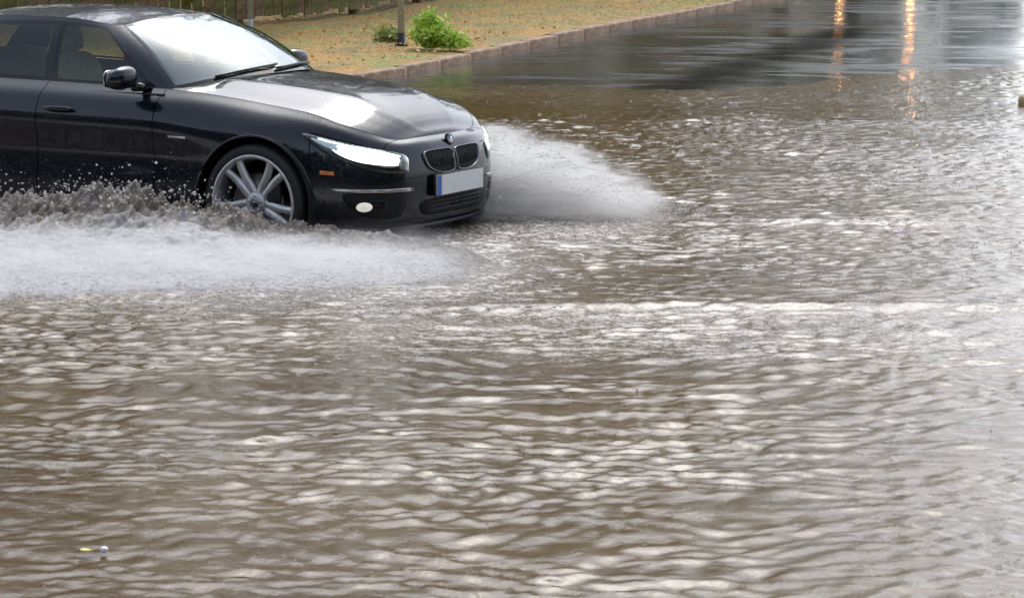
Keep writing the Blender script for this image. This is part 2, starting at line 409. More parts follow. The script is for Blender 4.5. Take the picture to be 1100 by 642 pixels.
DT = [[.07, .02, .005, .0, .012, .03, .055, .10]] * 3 + [
      [.06, .02, .0, .0, .012, .03, .06, .11], [.05, .015, .0, .0, .012, .03, .06, .12], [.04, .01, .0, .002, .012, .035, .08, .16],
      [.03, .0, -.005, .0, .006, .035, .095, .19], [.05, .01, .005, .012, .006, .035, .09, .18], [.06, .01, .008, .02, .002, .018, .062, .155],
      [.06, .01, .008, .022, .002, .018, .060, .150], [.06, .01, .008, .02, .002, .018, .060, .150], [.03, .0, .0, .006, .004, .03, .08, .17],
      [.05, .01, .0, .004, .006, .03, .08, .19], [.06, .02, .0, .004, .01, .03, .07, .16], [.07, .02, .0, .004, .02, .04, .06, .12], [.08, .02, .0, .004, .03, .05, .06, .10], [.08, .02, .0, .004, .03, .05, .06, .10]]
OUT = catmull(CP, SUB); NU = len(OUT)
PAR = np.arange(NU) / SUB
Tn = np.gradient(OUT, axis=0); Tn[0] = (0, 1); Tn[-1] = (0, -1); Tn /= np.linalg.norm(Tn, axis=1)[:, None]
NO = np.stack([Tn[:, 1], -Tn[:, 0]], 1)                      # outward
zt = catmull(np.array(ZT), SUB); dt = catmull(np.array(DT), SUB)
MV = LV * 7 + 1
def levels(t): return catmull(t[:, None], 7)[:, 0]
Zs = np.array([levels(z) for z in zt]); Ds = np.array([levels(d) for d in dt])       # NU x MV
SK = np.zeros((NU, MV, 3)); SK[..., 0] = OUT[:, None, 0] - NO[:, None, 0] * Ds; SK[..., 1] = OUT[:, None, 1] - NO[:, None, 1] * Ds; SK[..., 2] = Zs
SK[0, :, 1] = 0; SK[-1, :, 1] = 0
ARC = np.concatenate([[0], np.cumsum(np.linalg.norm(np.diff(OUT, axis=0), axis=1))])
def surf(a, z, off=0.0):
    """point on the body skin: a = distance round the outline from the nose centre (+ left, - right), z = height"""
    sg = 1 if a >= 0 else -1; u = np.interp(abs(a), ARC, np.arange(NU)); i = int(min(u, NU - 2)); f = u - i
    def at(k):
        t = np.interp(z, SK[k, :, 2], np.arange(MV)); j = int(min(t, MV - 2)); g = t - j
        return SK[k, j] * (1 - g) + SK[k, j + 1] * g, SK[k, min(j + 2, MV - 1)] - SK[k, max(j - 1, 0)]
    p0, t0 = at(i); p1, t1 = at(i + 1); p = p0 * (1 - f) + p1 * f
    tv = t0 * (1 - f) + t1 * f; no = NO[i] * (1 - f) + NO[i + 1] * f
    th = np.array([-no[1], no[0], 0]); n = np.cross(th, tv); n /= np.linalg.norm(n)
    if n[0] * no[0] + n[1] * no[1] < 0: n = -n
    p = p + n * off
    return Vector((p[0], sg * p[1], p[2]))
def arc_x(x):
    """outline distance at which the side has length coordinate x"""
    return float(np.interp(-x, -OUT[:, 0], ARC))
def poly_round(pts, r=5):
    P = catmull(np.array(pts + pts[:2], float), 6); return P[:6 * len(pts)]
def skin_patch(name, pts, mat, parent, sg=1, off=.004, depth=.012, dome=.0, rings=5, rnd=True, label=None, dense=4):
    """solid piece lying on the skin, outline in (distance, height)"""
    if rnd: P = poly_round(pts)
    else:
        P = []; n = len(pts)
        for i in range(n):
            for k in range(dense): P.append(np.array(pts[i]) * (1 - k / dense) + np.array(pts[(i + 1) % n]) * k / dense)
        P = np.array(P)
    c = P.mean(0); n = len(P); v = []
    for p in P: v.append(surf(sg * p[0], p[1], off - depth))
    for k in range(rings):
        q = 1 - k / rings
        for p in P:
            w = c + (p - c) * q; v.append(surf(sg * w[0], w[1], off + dome * (1 - q * q)))
    v.append(surf(sg * c[0], c[1], off + dome))
    f = [tuple(q) for q in grid_faces(rings + 1, n, True)]
    f += [(rings * n + i, rings * n + (i + 1) % n, (rings + 1) * n) for i in range(n)]
    return mesh(name, v, f, mat, parent, label=label)
def skin_ring(name, pts, w, mat, parent, sg=1, off=.012, label=None):
    """raised frame following an outline on the skin"""
    P = poly_round(pts); c = P.mean(0); n = len(P); v = []
    for q, o in ((1.0, -.004), (1.0, off), (1 - w, off), (1 - w, -.01)):
        for p in P: ww = c + (p - c) * q; v.append(surf(sg * ww[0], ww[1], o))
    return mesh(name, v, [tuple(q) for q in grid_faces(4, n, True)], mat, parent, label=label)

AR = .372; WX = (0.0, -2.81); WZ = .335
def build_skin():
    """all panels of both sides, as {name: (verts, faces)}"""
    V = []; F = {}
    def add(verts, faces, cls):
        o = len(V); V.extend(verts)
        for f, c in zip(faces, cls):
            if c: F.setdefault(c, []).append([i + o for i in f])
    P = SK.reshape(-1, 3).copy(); G = grid_faces(NU, MV)
    # wheel openings: drop faces inside, snap the rest to the circle
    def rad(p):
        r = np.full(len(p), 9.0); w = np.zeros(len(p))
        for x in WX:
            d = np.hypot(p[:, 0] - x, p[:, 2] - WZ); w = np.where(d < r, x, w); r = np.minimum(r, d)
        return r, w
    C = P[G].mean(1); rc, _ = rad(C); cls = []
    for i, c in enumerate(C):
        x, y, z = c; ui = G[i][0] // MV / SUB; vi = (G[i][0] % MV) / 7
        if rc[i] < AR: cls.append(None); continue
        if x > .34 and (vi < 5.4 or x > .66): k = 'front_bumper'
        elif x > -.66: k = 'fender'
        elif x > -1.52: k = 'front_door'
        elif x > -2.42 : k = 'rear_door'
        elif x > -3.3 or z > .62: k = 'rear_quarter'
        else: k = 'rear_bumper'
        if z < .262 and -2.45 < x < -.36: k = 'side_sill'
        cls.append(k)
    used = np.zeros(len(P), bool)
    hole = np.zeros(len(P), bool)
    for i, c in enumerate(cls):
        if c is None: hole[G[i]] = True
        else: used[G[i]] = True
    bd = hole & used; r, w = rad(P); k = AR / np.maximum(r, 1e-3)
    P[bd, 0] = w[bd] + (P[bd, 0] - w[bd]) * k[bd]; P[bd, 2] = WZ + (P[bd, 2] - WZ) * k[bd]
    left = P; right = P * [1, -1, 1]
    add(left.tolist(), G.tolist(), [c if c in (None, 'front_bumper', 'rear_bumper') else c + '|l' for c in cls])
    add(right.tolist(), G[:, ::-1].tolist(), [c if c in (None, 'front_bumper', 'rear_bumper') else c + '|r' for c in cls])
    return V, F
def crown(x): return np.interp(x, [-3.9, -3.2, -2, -.6, 0, .4, .62, .72], [.02, .04, .05, .062, .086, .088, .062, .03])
TOPW = 33
def top_point(i, v):
    e = SK[i, -1]; x = e[0]; y = e[1] * v; cw = float(sstep(0, .5, e[1])) if x > .3 else 1.0; z = e[2] + crown(x) * cw * (1 - abs(v) ** 2.3)
    if x > -.6:
        fade = min(1, max(0, (.72 - x) / .25)) * cw; vv = abs(v)
        z += .011 * fade * math.exp(-((vv - (.62 - .12 * (x + .6))) / .07) ** 2) - .004 * fade * math.exp(-((vv - .80) / .08) ** 2)
    
    return (x, y, z)
# greenhouse rings
GB = [(-.40, 0, .99), (-.415, .30, .987), (-.50, .54, .965), (-.62, .715, .935), (-.77, .745, .94), (-1.1, .755, .945), (-1.44, .757, .95), (-1.53, .757, .952), (-2.1, .75, .965), (-2.66, .715, .985), (-2.98, .67, .995), (-3.12, .50, 1.015), (-3.20, 0, 1.035)]
GT = [(-1.03, 0, 1.315), (-1.037, .22, 1.312), (-1.08, .40, 1.295), (-1.15, .505, 1.272), (-1.26, .54, 1.282), (-1.38, .55, 1.298), (-1.50, .556, 1.308), (-1.58, .558, 1.31), (-2.0, .55, 1.31), (-2.42, .515, 1.28), (-2.60, .48, 1.262), (-2.68, .36, 1.275), (-2.72, 0, 1.30)]
GBd = catmull(GB, 14); GTd = catmull(GT, 14); NG = len(GBd); GM = 25
def gh_point(i, v, off=0.0):
    a = GBd[i]; b = GTd[i]; p = a * (1 - v) + b * v; j0, j1 = max(i - 1, 0), min(i + 1, NG - 1)
    t = GBd[j1] - GBd[j0]; n = np.cross(b - a, t); n /= np.linalg.norm(n) + 1e-9
    c = np.array([-1.8, 0, 1.0])
    if np.dot(n, p - c) < 0: n = -n
    if i in (0, NG - 1): n[1] = 0
    s = i / 14; bul = .035 if s < 3 else (.028 if s < 9.5 else .03)
    return p + n * (bul * math.sin(math.pi * v) + off)
def inside_gh(x, y):
    yy = np.interp(-x, -GBd[:, 0], GBd[:, 1], left=0, right=0); return -3.2 < x < -.40 and abs(y) < yy - .006
def seam(v, f, amt=.0028):
    """pull the free rim of a panel in, so neighbours leave a gap"""
    v = np.array(v, float); cnt = {}
    for q in f:
        for k in range(len(q)):
            e = (min(q[k], q[(k + 1) % len(q)]), max(q[k], q[(k + 1) % len(q)])); cnt[e] = cnt.get(e, 0) + 1
    b = set(i for e, c in cnt.items() if c == 1 for i in e); acc = {i: [np.zeros(3), 0] for i in b}
    for q in f:
        c = v[list(q)].mean(0)
        for i in q:
            if i in b: acc[i][0] += c; acc[i][1] += 1
    for i, (sm, n) in acc.items():
        d = sm / n - v[i]; L = np.linalg.norm(d)
        if L > 1e-6: v[i] += d / L * min(amt, L * .5)
    return v
def compact(V, F):
    m = {}; v = []; f = []
    for q in F:
        t = []
        for i in q:
            key = tuple(round(c, 5) for c in V[i])
            if key not in m: m[key] = len(v); v.append(V[i])
            t.append(m[key])
        if len(set(t)) >= 3:
            u = []; [u.append(i) for i in t if i not in u]; f.append(u)
    return v, f
def panel(name, V, F, mat, parent, amt=.0028):
    v, f = compact(V, F); return mesh(name, seam(v, f, amt), f, mat, parent)

def wheel(car, x, y, side):
    """side -1 = right. Tyre and rim with five double spokes. Parts of the car."""
    w = link(bpy.data.objects.new('wheel', None), car); w.location = (x, y, WZ - .005); w.empty_display_size = .1
    s = side
    prof = [(.255, -.10), (.268, -.112), (.30, -.118), (.322, -.108), (.331, -.085), (.333, 0), (.331, .085), (.322, .108), (.30, .118), (.268, .112), (.255, .10)]
    n = 64; v = []
    for r, yy in prof:
        for k in range(n): a = 2 * math.pi * k / n; v.append((r * math.cos(a), yy, r * math.sin(a)))
    mesh('tyre', v, grid_faces(len(prof), n, True), M['tyre'], w)
    # rim barrel + lip
    prof = [(.276, .106), (.272, .116), (.258, .116), (.250, .100), (.242, .04), (.238, -.09), (.26, -.10)]
    v = []
    for r, yy in prof:
        for k in range(n): a = 2 * math.pi * k / n; v.append((r * math.cos(a), yy * s, r * math.sin(a)))
    parts = [(v, [tuple(q) for q in grid_faces(len(prof), n, True)])]
    rim = mesh('rim', *parts[0], M['rim'], w)
    for k in range(5):
        base = math.radians(-90 + 72 * k)
        sp = []
        for d in (-1, 1):
            pts = []; stations = [(.045, .35), (.10, .24), (.16, .19), (.21, .20), (.252, .23)]
            vv = []
            for r, da in stations:
                a = base + d * da * (.9 if r > .05 else 1) ; c = Vector((math.cos(a), 0, math.sin(a))); tt = Vector((-math.sin(a), 0, math.cos(a)))
                wd = .026 - .012 * (r - .045) / .2 * .4; yo = .098 - .030 * max(0, 1 - r / .252) ** 1.2
                for (p, q) in ((-wd, -.022), (-wd * .8, 0), (0, .004), (wd * .8, 0), (wd, -.022)):
                    vv.append(c * r + tt * p + Vector((0, s * (yo + q), 0)))
            sp.append((vv, [tuple(q) for q in grid_faces(len(stations), 5)]))
        mesh('spoke', *join(*sp), M['rim'], rim if False else w)
    v, f = tube([(0, s * .05, 0), (0, s * .088, 0), (0, s * .094, 0)], [.062, .062, .045], 24); mesh('hub', v, f, M['rim'], w)
    v, f = tube([(0, s * .094, 0), (0, s * .098, 0)], .026, 20); mesh('hub_cap', v, f, M['darkchrome'], w)
    v, f = tube([(0, s * .03, 0), (0, s * .055, 0)], .165, 40); mesh('brake_disc', v, f, M['disc'], w)
    v, f = rbox((.11, s * .055, .06), (.10, .06, .17), 3); mesh('brake_caliper', v, f, M['black'], w)
    for k in range(5):
        a = math.radians(-54 + 72 * k); v, f = tube([(.04 * math.cos(a), s * .085, .04 * math.sin(a)), (.04 * math.cos(a), s * .096, .04 * math.sin(a))], .007, 6); mesh('wheel_bolt', v, f, M['chrome'], w)
    return w

FONT = None
def text(name, body, size, mat, parent, loc, rot, ext=.0006):
    c = bpy.data.curves.new(name, 'FONT'); c.body = body; c.size = size; c.extrude = ext; c.align_x = 'CENTER'; c.align_y = 'CENTER'
    o = bpy.data.objects.new(name, c); col.objects.link(o); o.data.materials.append(mat)
    dg = bpy.context.evaluated_depsgraph_get(); me = bpy.data.meshes.new_from_object(o.evaluated_get(dg))
    bpy.data.objects.remove(o); o2 = link(bpy.data.objects.new(name, me), parent); o2.location = loc; o2.rotation_euler = rot
    return o2

def build_car():
    car = thing('car', 'black four-door car driving through the flood with its headlights on', 'car', car_origin(), TH)
    V, F = build_skin()
    for k, f in F.items(): panel(k.split('|')[0], V, f, M['paint'], car)
    # hood, top, boot
    TV = [top_point(i, v) for i in range(NU) for v in np.linspace(-1, 1, TOPW)]; G = grid_faces(NU, TOPW)
    cl = {}
    for q in G:
        c = np.mean([TV[i] for i in q], axis=0); x, y, z = c
        if inside_gh(x, y): continue
        k = 'hood' if x > -.44 + .10 * (abs(y) / .7) ** 2 * -1 else ('cowl' if x > -.75 and abs(y) < .78 and x > -.60 - .16 * abs(y) else ('door_top' if x > -3.1 else 'boot_lid'))
        if k in ('cowl', 'door_top'): k += '+' if y > 0 else '-'
        cl.setdefault(k, []).append(list(q))
    panel('hood', TV, cl['hood'], M['paint'], car); 
    for sg in '+-': panel('cowl', TV, cl['cowl' + sg], M['black'], car); panel('belt_line', TV, cl['door_top' + sg], M['paint'], car)
    panel('boot_lid', TV, cl['boot_lid'], M['paint'], car)
    # greenhouse
    vs = np.linspace(0, 1, GM)
    for sgn in (1, -1):
        GV = [gh_point(i, v) * np.array([1, sgn, 1]) for i in range(NG) for v in vs]; G = grid_faces(NG, GM); c2 = {}
        for q in G:
            s = (q[0] // GM) / 14; v = (q[0] % GM + .5) / (GM - 1)
            if s < 3: k = 'ws' if .03 < v < .965 and s < 2.93 else 'frit'
            elif s < 4: k = 'a_pillar'
            elif s < 9:
                if v > .93: k = 'roof_rail'
                elif v < .05: k = 'window_trim'
                elif v > .88: k = 'window_trim'
                elif s < 6: k = 'fw' if s > 4.14 else 'window_trim'
                elif s < 7: k = 'b_pillar'
                else: k = 'rw'
            elif s < 10: k = 'c_pillar'
            else: k = 'bw'
            c2.setdefault(k, []).append(list(q) if sgn < 0 else list(q)[::-1])
        names = {'ws': ('windscreen', M['windscreen']), 'frit': ('windscreen_frame', M['gloss']), 'a_pillar': ('a_pillar', M['paint']), 'roof_rail': ('roof_rail', M['paint']), 'window_trim': ('window_trim', M['gloss']),
                 'fw': ('front_side_window', M['glass']), 'b_pillar': ('b_pillar', M['gloss']), 'rw': ('rear_side_window', M['glass']), 'c_pillar': ('c_pillar', M['paint']), 'bw': ('rear_window', M['glass'])}
        for k, f in c2.items():
            if k in ('ws', 'bw', 'frit'): GHkeep.setdefault(k, []).append((GV, f)); continue
            panel(names[k][0], GV, f, names[k][1], car, .001)
    wsn = {'ws': ('windscreen', M['windscreen']), 'bw': ('rear_window', M['glass']), 'frit': ('windscreen_frame', M['gloss'])}
    for k in wsn:
        (v1, f1), (v2, f2) = GHkeep[k]; o = len(v1)
        panel(wsn[k][0], list(v1) + list(v2), f1 + [[i + o for i in q] for q in f2], wsn[k][1], car, .001)
    # roof
    RV = []; rw = 25
    for i in range(NG):
        e = GTd[i]
        for v in np.linspace(-1, 1, rw):
            cr = .04 * sstep(0, .5, (-1.02 - e[0]) * 1.0) * sstep(0, .6, e[0] + 2.74) if True else 0
            RV.append((e[0], e[1] * v, e[2] + float(cr + .02 * 0) * (1 - abs(v) ** 2.2)))
    panel('roof', RV, [list(q) for q in grid_faces(NG, rw)], M['paint'], car, .001)
    # inner dark shell, floor, wheel housings
    IN = SK.copy(); IN[..., 0] -= NO[:, None, 0] * .022; IN[..., 1] -= NO[:, None, 1] * .022; IN[..., 2] -= .008
    IN[..., 1] = np.maximum(IN[..., 1], 0)
    P = IN.reshape(-1, 3); G = grid_faces(NU, MV); C = P[G].mean(1); ok = np.ones(len(G), bool)
    for x in WX: ok &= np.hypot(C[:, 0] - x, C[:, 2] - WZ) > AR + .012
    fl = G[ok]; sv_ = np.concatenate([P, P * [1, -1, 1]]); mesh('inner_shell', sv_, np.concatenate([fl, fl[:, ::-1] + len(P)]), M['under'], car)
    fv = []; 
    for i in range(NU): fv += [(SK[i, 0, 0], SK[i, 0, 1] * .97, .20), (SK[i, 0, 0], -SK[i, 0, 1] * .97, .20)]
    mesh('underbody', fv, [tuple(q) for q in grid_faces(NU, 2)], M['under'], car)
    for x in WX:
        for sg in (1, -1):
            v = []
            for yy in (.895, .60):
                for k in range(33): a = math.pi * (-.12 + 1.24 * k / 32); v.append((x + (AR + .004) * math.cos(a), sg * yy, WZ + (AR + .004) * math.sin(a)))
            c = len(v); v.append((x, sg * .60, WZ))
            f = [tuple(q) for q in grid_faces(2, 33)] + [(33 + k, 34 + k, c) for k in range(32)]
            mesh('wheel_housing', v, f, M['under'], car)
            # lip of the arch
            pts = []
            for k in range(41):
                a = math.pi * (-.10 + 1.2 * k / 40); xx = x + AR * math.cos(a); zz = WZ + AR * math.sin(a)
                if zz < .2: continue
                p = surf(arc_x(xx), zz, .001); pts.append((xx, sg * p.y, zz))
            v, f = tube(pts, .009, 6); mesh('arch_lip', v, f, M['paint'], car)
    for x in WX:
        for sg in (1, -1): wheel(car, x, sg * .775, sg)
    # headlights
    for sg in (1, -1):
        lens = [(.45, .50), (.45, .588), (.60, .628), (.80, .668), (1.03, .718), (1.10, .728), (1.06, .69), (.93, .61), (.78, .548), (.62, .508)]
        hl = skin_patch('headlight', lens, M['gloss'], car, sg, .002, .02)
        skin_patch('lens', [( (a - .76) * .985 + .76, (z - .62) * .97 + .62) for a, z in lens], M['lampglass'], hl, sg, .010, .012, .004)
        skin_patch('reflector', [(.50, .545), (.52, .588), (.80, .645), (1.0, .69), (.90, .635), (.76, .578), (.60, .538)], M['silver'], hl, sg, .004, .004)
        skin_patch('lamp_beam', [(.52, .545), (.52, .590), (.72, .632), (.92, .668), (.88, .618), (.74, .568)], M['lit'], hl, sg, .0055, .004, .004)
        for (a, z, r) in ((.63, .588, .024), (.80, .628, .026)):
            skin_patch('lamp_bulb', [(a + r * math.cos(t), z + r * .82 * math.sin(t)) for t in np.linspace(0, 2 * math.pi, 9)[:-1]], M['lit'], hl, sg, .006, .004, .006)
            skin_ring('lamp_ring', [(a + r * 1.25 * math.cos(t), z + r * 1.02 * math.sin(t)) for t in np.linspace(0, 2 * math.pi, 9)[:-1]], .14, M['silver'], hl, sg, .012)
        skin_patch('reflector', [(.88, .635), (.90, .668), (1.02, .702), (1.04, .698), (.97, .665)], M['silver'], hl, sg, .008, .004)
        skin_patch('daytime_strip', [(.50, .595), (.64, .63), (.82, .664), (1.0, .705), (1.0, .699), (.82, .655), (.64, .621), (.50, .587)], M['lit'], hl, sg, .010, .004, rnd=False)
        # kidney grille
        kid = [(.014, .485), (.011, .545), (.020, .600), (.14, .608), (.285, .604), (.310, .575), (.27, .510), (.16, .478)]
        g = skin_patch('kidney_grille', kid, M['under'], car, sg, .003, .01)
        skin_ring('grille_surround', kid, .06, M['darkchrome'], g, sg, .012)
        for k in range(9):
            a = .042 + .027 * k; z0 = .510 + max(0, a - .15) * .12
            v, f = join(*[tube([surf(sg * a, z0, .006), surf(sg * a, .607, .006)], .0035, 5)]); mesh('grille_bar', v, f, M['black'], g)
        # bumper side openings, trim bar, fog lamp, side marker
        it = [(.50, .26), (.47, .335), (.52, .385), (.70, .40), (.86, .395), (.80, .31), (.70, .262)]
        b = skin_patch('side_intake', it, M['under'], car, sg, .003, .012)
        skin_patch('intake_trim', [(.42, .398), (.42, .415), (.60, .418), (.80, .424), (.92, .43), (.92, .42), (.80, .408), (.60, .400)], M['chrome'], car, sg, .012, .02, rnd=False)
        f_ = skin_patch('fog_lamp', [(.74 + .046 * math.cos(t), .325 + .026 * math.sin(t)) for t in np.linspace(0, 2 * math.pi, 9)[:-1]], M['litfog'], b, sg, .010, .008, .005)
        skin_patch('side_marker', [(.905, .503), (.905, .523), (.985, .530), (.985, .508)], M['amber'], car, sg, .006, .01, rnd=False)
        skin_patch('fender_badge', [(arc_x(-.44), .672), (arc_x(-.44), .684), (arc_x(-.56), .686), (arc_x(-.56), .674)], M['chrome'], car, sg, .006, .01, rnd=False)
        # door handles
        for hx in (-1.33, -2.24):
            c = surf(sg * arc_x(hx), .80, .022); v, f = rbox(c, (.20, .024, .028), 3); mesh('door_handle', v, f, M['paint'], car)
        # tail lamp
        ra = ARC[-1]
        skin_patch('tail_light', [(ra - .40, .74), (ra - .40, .86), (ra - .62, .88), (ra - .95, .86), (ra - .95, .80), (ra - .7, .74)], M['red'], car, sg, .006, .02, .006)
        # mirror
        mc = Vector((-.82 if sg < 0 else -.93, sg * .975, 1.0 if sg < 0 else .985))
        def tp(p): k = 1 - .25 * (p.y * sg + .1) / .2 * .5; return Vector((p.x, p.y, p.z * k + (.008 if p.x > 0 else 0)))
        v, f = rbox(mc, (.13, .215, .135), 2.7, 16, 24, None, tp); mir = mesh('wing_mirror', v, f, M['paint'], car)
        v, f = rbox(mc + Vector((-.062, 0, 0)), (.012, .175, .100), 4); mesh('mirror_glass', v, f, M['chrome'], mir)
        v, f = tube([(-.80, sg * .755, .945), (-.79, sg * .83, .945), (-.79, sg * .90, .950)], [.032, .024, .026], 10); mesh('mirror_arm', v, f, M['gloss'], mir)
    # lower intake, bumper lip
    skin_patch('lower_intake', [(-.33, .255), (-.36, .30), (-.30, .335), (0, .338), (.30, .335), (.36, .30), (.33, .255), (0, .245)], M['under'], car, 1, .003, .012)
    for z in (.275, .300, .322):
        v, f = tube([surf(a, z, .006) for a in np.linspace(-.31, .31, 15)], .004, 5); mesh('intake_bar', v, f, M['black'], car)
    v, f = tube([surf(a, .196, .012) for a in np.linspace(-1.0, 1.0, 41)], .014, 6); mesh('bumper_lip', v, f, M['black'], car)
    # roundel
    r = .040; c = surf(0, .648, .004)
    v, f = tube([c + Vector((-.004, 0, 0)), c + Vector((.006, 0, .002))], r, 28); bd = mesh('round_badge', v, f, M['gloss'], car)
    v, f = tube([c + Vector((.006, 0, .002)), c + Vector((.0085, 0, .003))], r * .62, 24); mesh('badge_centre', v, f, M['plate'], bd)
    for q in (0, 1):
        vv = [c + Vector((.0095, 0, .003))]; 
        for k in range(7): a = math.pi * (q + .5 * k / 6) + 0; vv.append(c + Vector((.0095, -r * .6 * math.cos(a), .003 + r * .6 * math.sin(a))))
        mesh('badge_quarter', vv, [(0, k, k + 1) for k in range(1, 7)], M['bluebadge'], bd, smooth=False)
    # number plate
    pc = surf(0, .413, .022); 
    v, f = rbox(pc + Vector((-.008, 0, 0)), (.016, .545, .130), 12, 10, 24); mesh('plate_holder', v, f, M['black'], car)
    v, f = box(pc + Vector((.003, 0, 0)), (.006, .52, .112)); pl = mesh('number_plate', v, f, M['plate'], car, smooth=False)
    v, f = box(pc + Vector((.0072, -.238, 0)), (.003, .044, .112)); mesh('plate_band', v, f, M['eublue'], pl, smooth=False)
    # wipers
    for (y0, y1) in ((-.52, .06), (.02, .56)):
        pts = []
        for t in np.linspace(0, 1, 9):
            y = y0 + (y1 - y0) * t; i = int(np.interp(abs(y), GBd[:14 * 3, 1], np.arange(14 * 3))); p = gh_point(i, .035 + .05 * t, .012); pts.append((p[0], math.copysign(p[1], y), p[2]))
        v, f = tube(pts, .008, 6); mesh('wiper', v, f, M['black'], car)
    # interior
    for (sx, sy, mt) in ((-1.55, -.37, 'seat'), (-1.55, .37, 'seatd')):
        st = link(bpy.data.objects.new('front_seat', None), car); st.location = (sx, sy, 0)
        R = Matrix.Rotation(-.22, 3, 'Y')
        mesh('seat_back', *rbox((-.02, 0, .80), (.14, .48, .60), 3.5, 12, 20, R), M[mt], st); mesh('headrest', *rbox((-.11, 0, 1.17), (.10, .26, .17), 3, 12, 16, R), M[mt], st)
        mesh('seat_cushion', *rbox((.26, 0, .48), (.50, .48, .15), 4), M[mt], st)
    mesh('rear_seat', *join(rbox((-2.45, 0, .80), (.2, 1.2, .55), 4, rot=Matrix.Rotation(-.3, 3, 'Y')), rbox((-2.2, 0, .50), (.5, 1.2, .15), 4)), M['seatd'], car)
    mesh('dashboard', *rbox((-.82, 0, .84), (.55, 1.38, .20), 4, 14, 24), M['black'], car)
    ring = [(-1.06 + .06 * math.sin(a) * -1, .37 + .185 * math.cos(a), .90 + .17 * math.sin(a)) for a in np.linspace(0, 2 * math.pi, 33)]
    sw = mesh('steering_wheel', *tube(ring, .014, 8, False), M['black'], car)
    mesh('steering_hub', *join(rbox((-1.05, .37, .90), (.05, .13, .10), 3), tube([(-1.05, .20, .90), (-1.05, .54, .90)], .012, 6)), M['black'], sw)
    mesh('rear_view_mirror', *rbox((-1.09, -.02, 1.275), (.035, .24, .075), 3, rot=Matrix.Rotation(.2, 3, 'Y')), M['plate'], car)
    mesh('door_card', *join(box((-1.6, .80, .60), (1.9, .02, .62)), box((-1.6, -.80, .60), (1.9, .02, .62))), M['seatd'], car, smooth=False)
    mesh('headliner', [(-1.3, -.44, 1.255), (-1.3, .44, 1.255), (-2.4, .40, 1.235), (-2.4, -.40, 1.235)], [(0, 1, 2, 3)], M['seatd'], car, smooth=False)
    return car
GHkeep = {}
car = build_car()

# a second car far up the road, seen only as two orange lamp reflections in the wet tarmac
def children(o): return [c for c in bpy.data.objects if c.parent == o]
kids = {}
for o in bpy.data.objects:
    if o.parent: kids.setdefault(o.parent.name, []).append(o)
def copy_tree(o, parent=None):
    c = o.copy(); col.objects.link(c); c.parent = parent
    for ch in kids.get(o.name, []): copy_tree(ch, c)
    return c
CARS2 = copy_tree(car)
CARS2['label'] = 'distant car up the wet road whose amber lamps reflect as two orange streaks'
mid = px(940, 0, 0); 
CARS2.location = (6.05, 47.6, .08); CARS2.rotation_euler = (0, 0, math.radians(-121))
car2 = CARS2; amb = 0
for o in sorted(bpy.data.objects, key=lambda q: q.name):
    t = o
    while t.parent: t = t.parent
    if t is car2 and o.name.startswith('lamp_bulb'):
        o.data = o.data.copy(); o.data.materials[0] = M['litamber'] if amb % 2 == 0 else M['silver']; amb += 1

# ------------------------------------------------------------------ splash and spray
def m_foam():
    s = NT('churned_foam'); c = s.coord(); n = s.noise(26, 6, .7, c); n2 = s.noise(6, 4, .6, c); at = s.n('ShaderNodeAttribute'); at.attribute_name = 'foam'
    f = s.math('ADD', s.math('MULTIPLY', n, .7), s.math('MULTIPLY', at.outputs['Fac'], .6)); f = s.ramp(f, .36, .78)
    s.bsdf(Base_Color=s.mix(f, (.13, .095, .065), (.52, .505, .49)), Roughness=s.ramp(n2, .3, .7, .2, .5), IOR=1.34, Normal=s.bump(n, .9, .02)); return s.m
M['foam'] = m_foam()
def car_side_y(x): return CAR_RY + (CAR_RX - x) * .554 + .05
sx_ = np.arange(-6.2, .05, .012); tv = np.linspace(0, 1, 170)
X, T = np.meshgrid(sx_, tv, indexing='ij')
back = np.minimum(car_side_y(X) - .08, 16.45 + .28 * np.maximum(-1.7 - X, 0)); front = 14.05 + .55 * fbm(X * 1.6, X * 0, 205, 3) + .25 * np.exp(-((X + .3) / .6) ** 2)
Y = back * (1 - T) + front * T
hmax = np.interp(X, [-6.2, -4, -2.8, -2.35, -1.95, -1.6, -1.35, -1.1, -.8, -.4, 0], [.12, .18, .235, .27, .295, .23, .15, .125, .105, .07, .0])
prof = np.interp(T, [0, .05, .14, .22, .40, .65, .85, 1], [.0, .45, .92, 1.0, .62, .30, .12, .0])
n1 = fbm(X * 5 + 2 * T, T * 9, 101, 4); n2 = fbm(X * 21, T * 34, 111, 3); n3 = fbm(X * 52, T * 80, 121, 2)
Hs = hmax * prof * (.62 + .75 * n1) + hmax * (n2 - .45) * .62 * np.exp(-((T - .2) / .17) ** 2) + (n2 - .5) * .035 * prof + (n3 - .5) * .018
Hs = Hs * sstep(0, .04, T) * sstep(1.0, .9, T) + .004 - .03 * sstep(-.5, .04, X) - .03 * (1 - sstep(0, .04, T) * sstep(1.0, .93, T))
fo = fast_mesh('wheel_splash', np.stack([X + .03 * (n2 - .5), Y + .05 * (n1 - .5), Hs], -1).reshape(-1, 3), grid_faces(len(sx_), len(tv))[:, ::-1], M['foam'], kind='stuff')
fa = (1 - sstep(-.7, -.02, X)) * (sstep(.26, .55, T) * .9 * (1 - .7 * sstep(.8, 1, T)) + .25 * n1) * (1 - .0 * T); at = fo.data.attributes.new('foam', 'FLOAT', 'POINT'); at.data.foreach_set('value', np.clip(fa, 0, 1).ravel().astype(np.float32))
fo['label'] = 'churned brown and white wave thrown up along the side of the car'

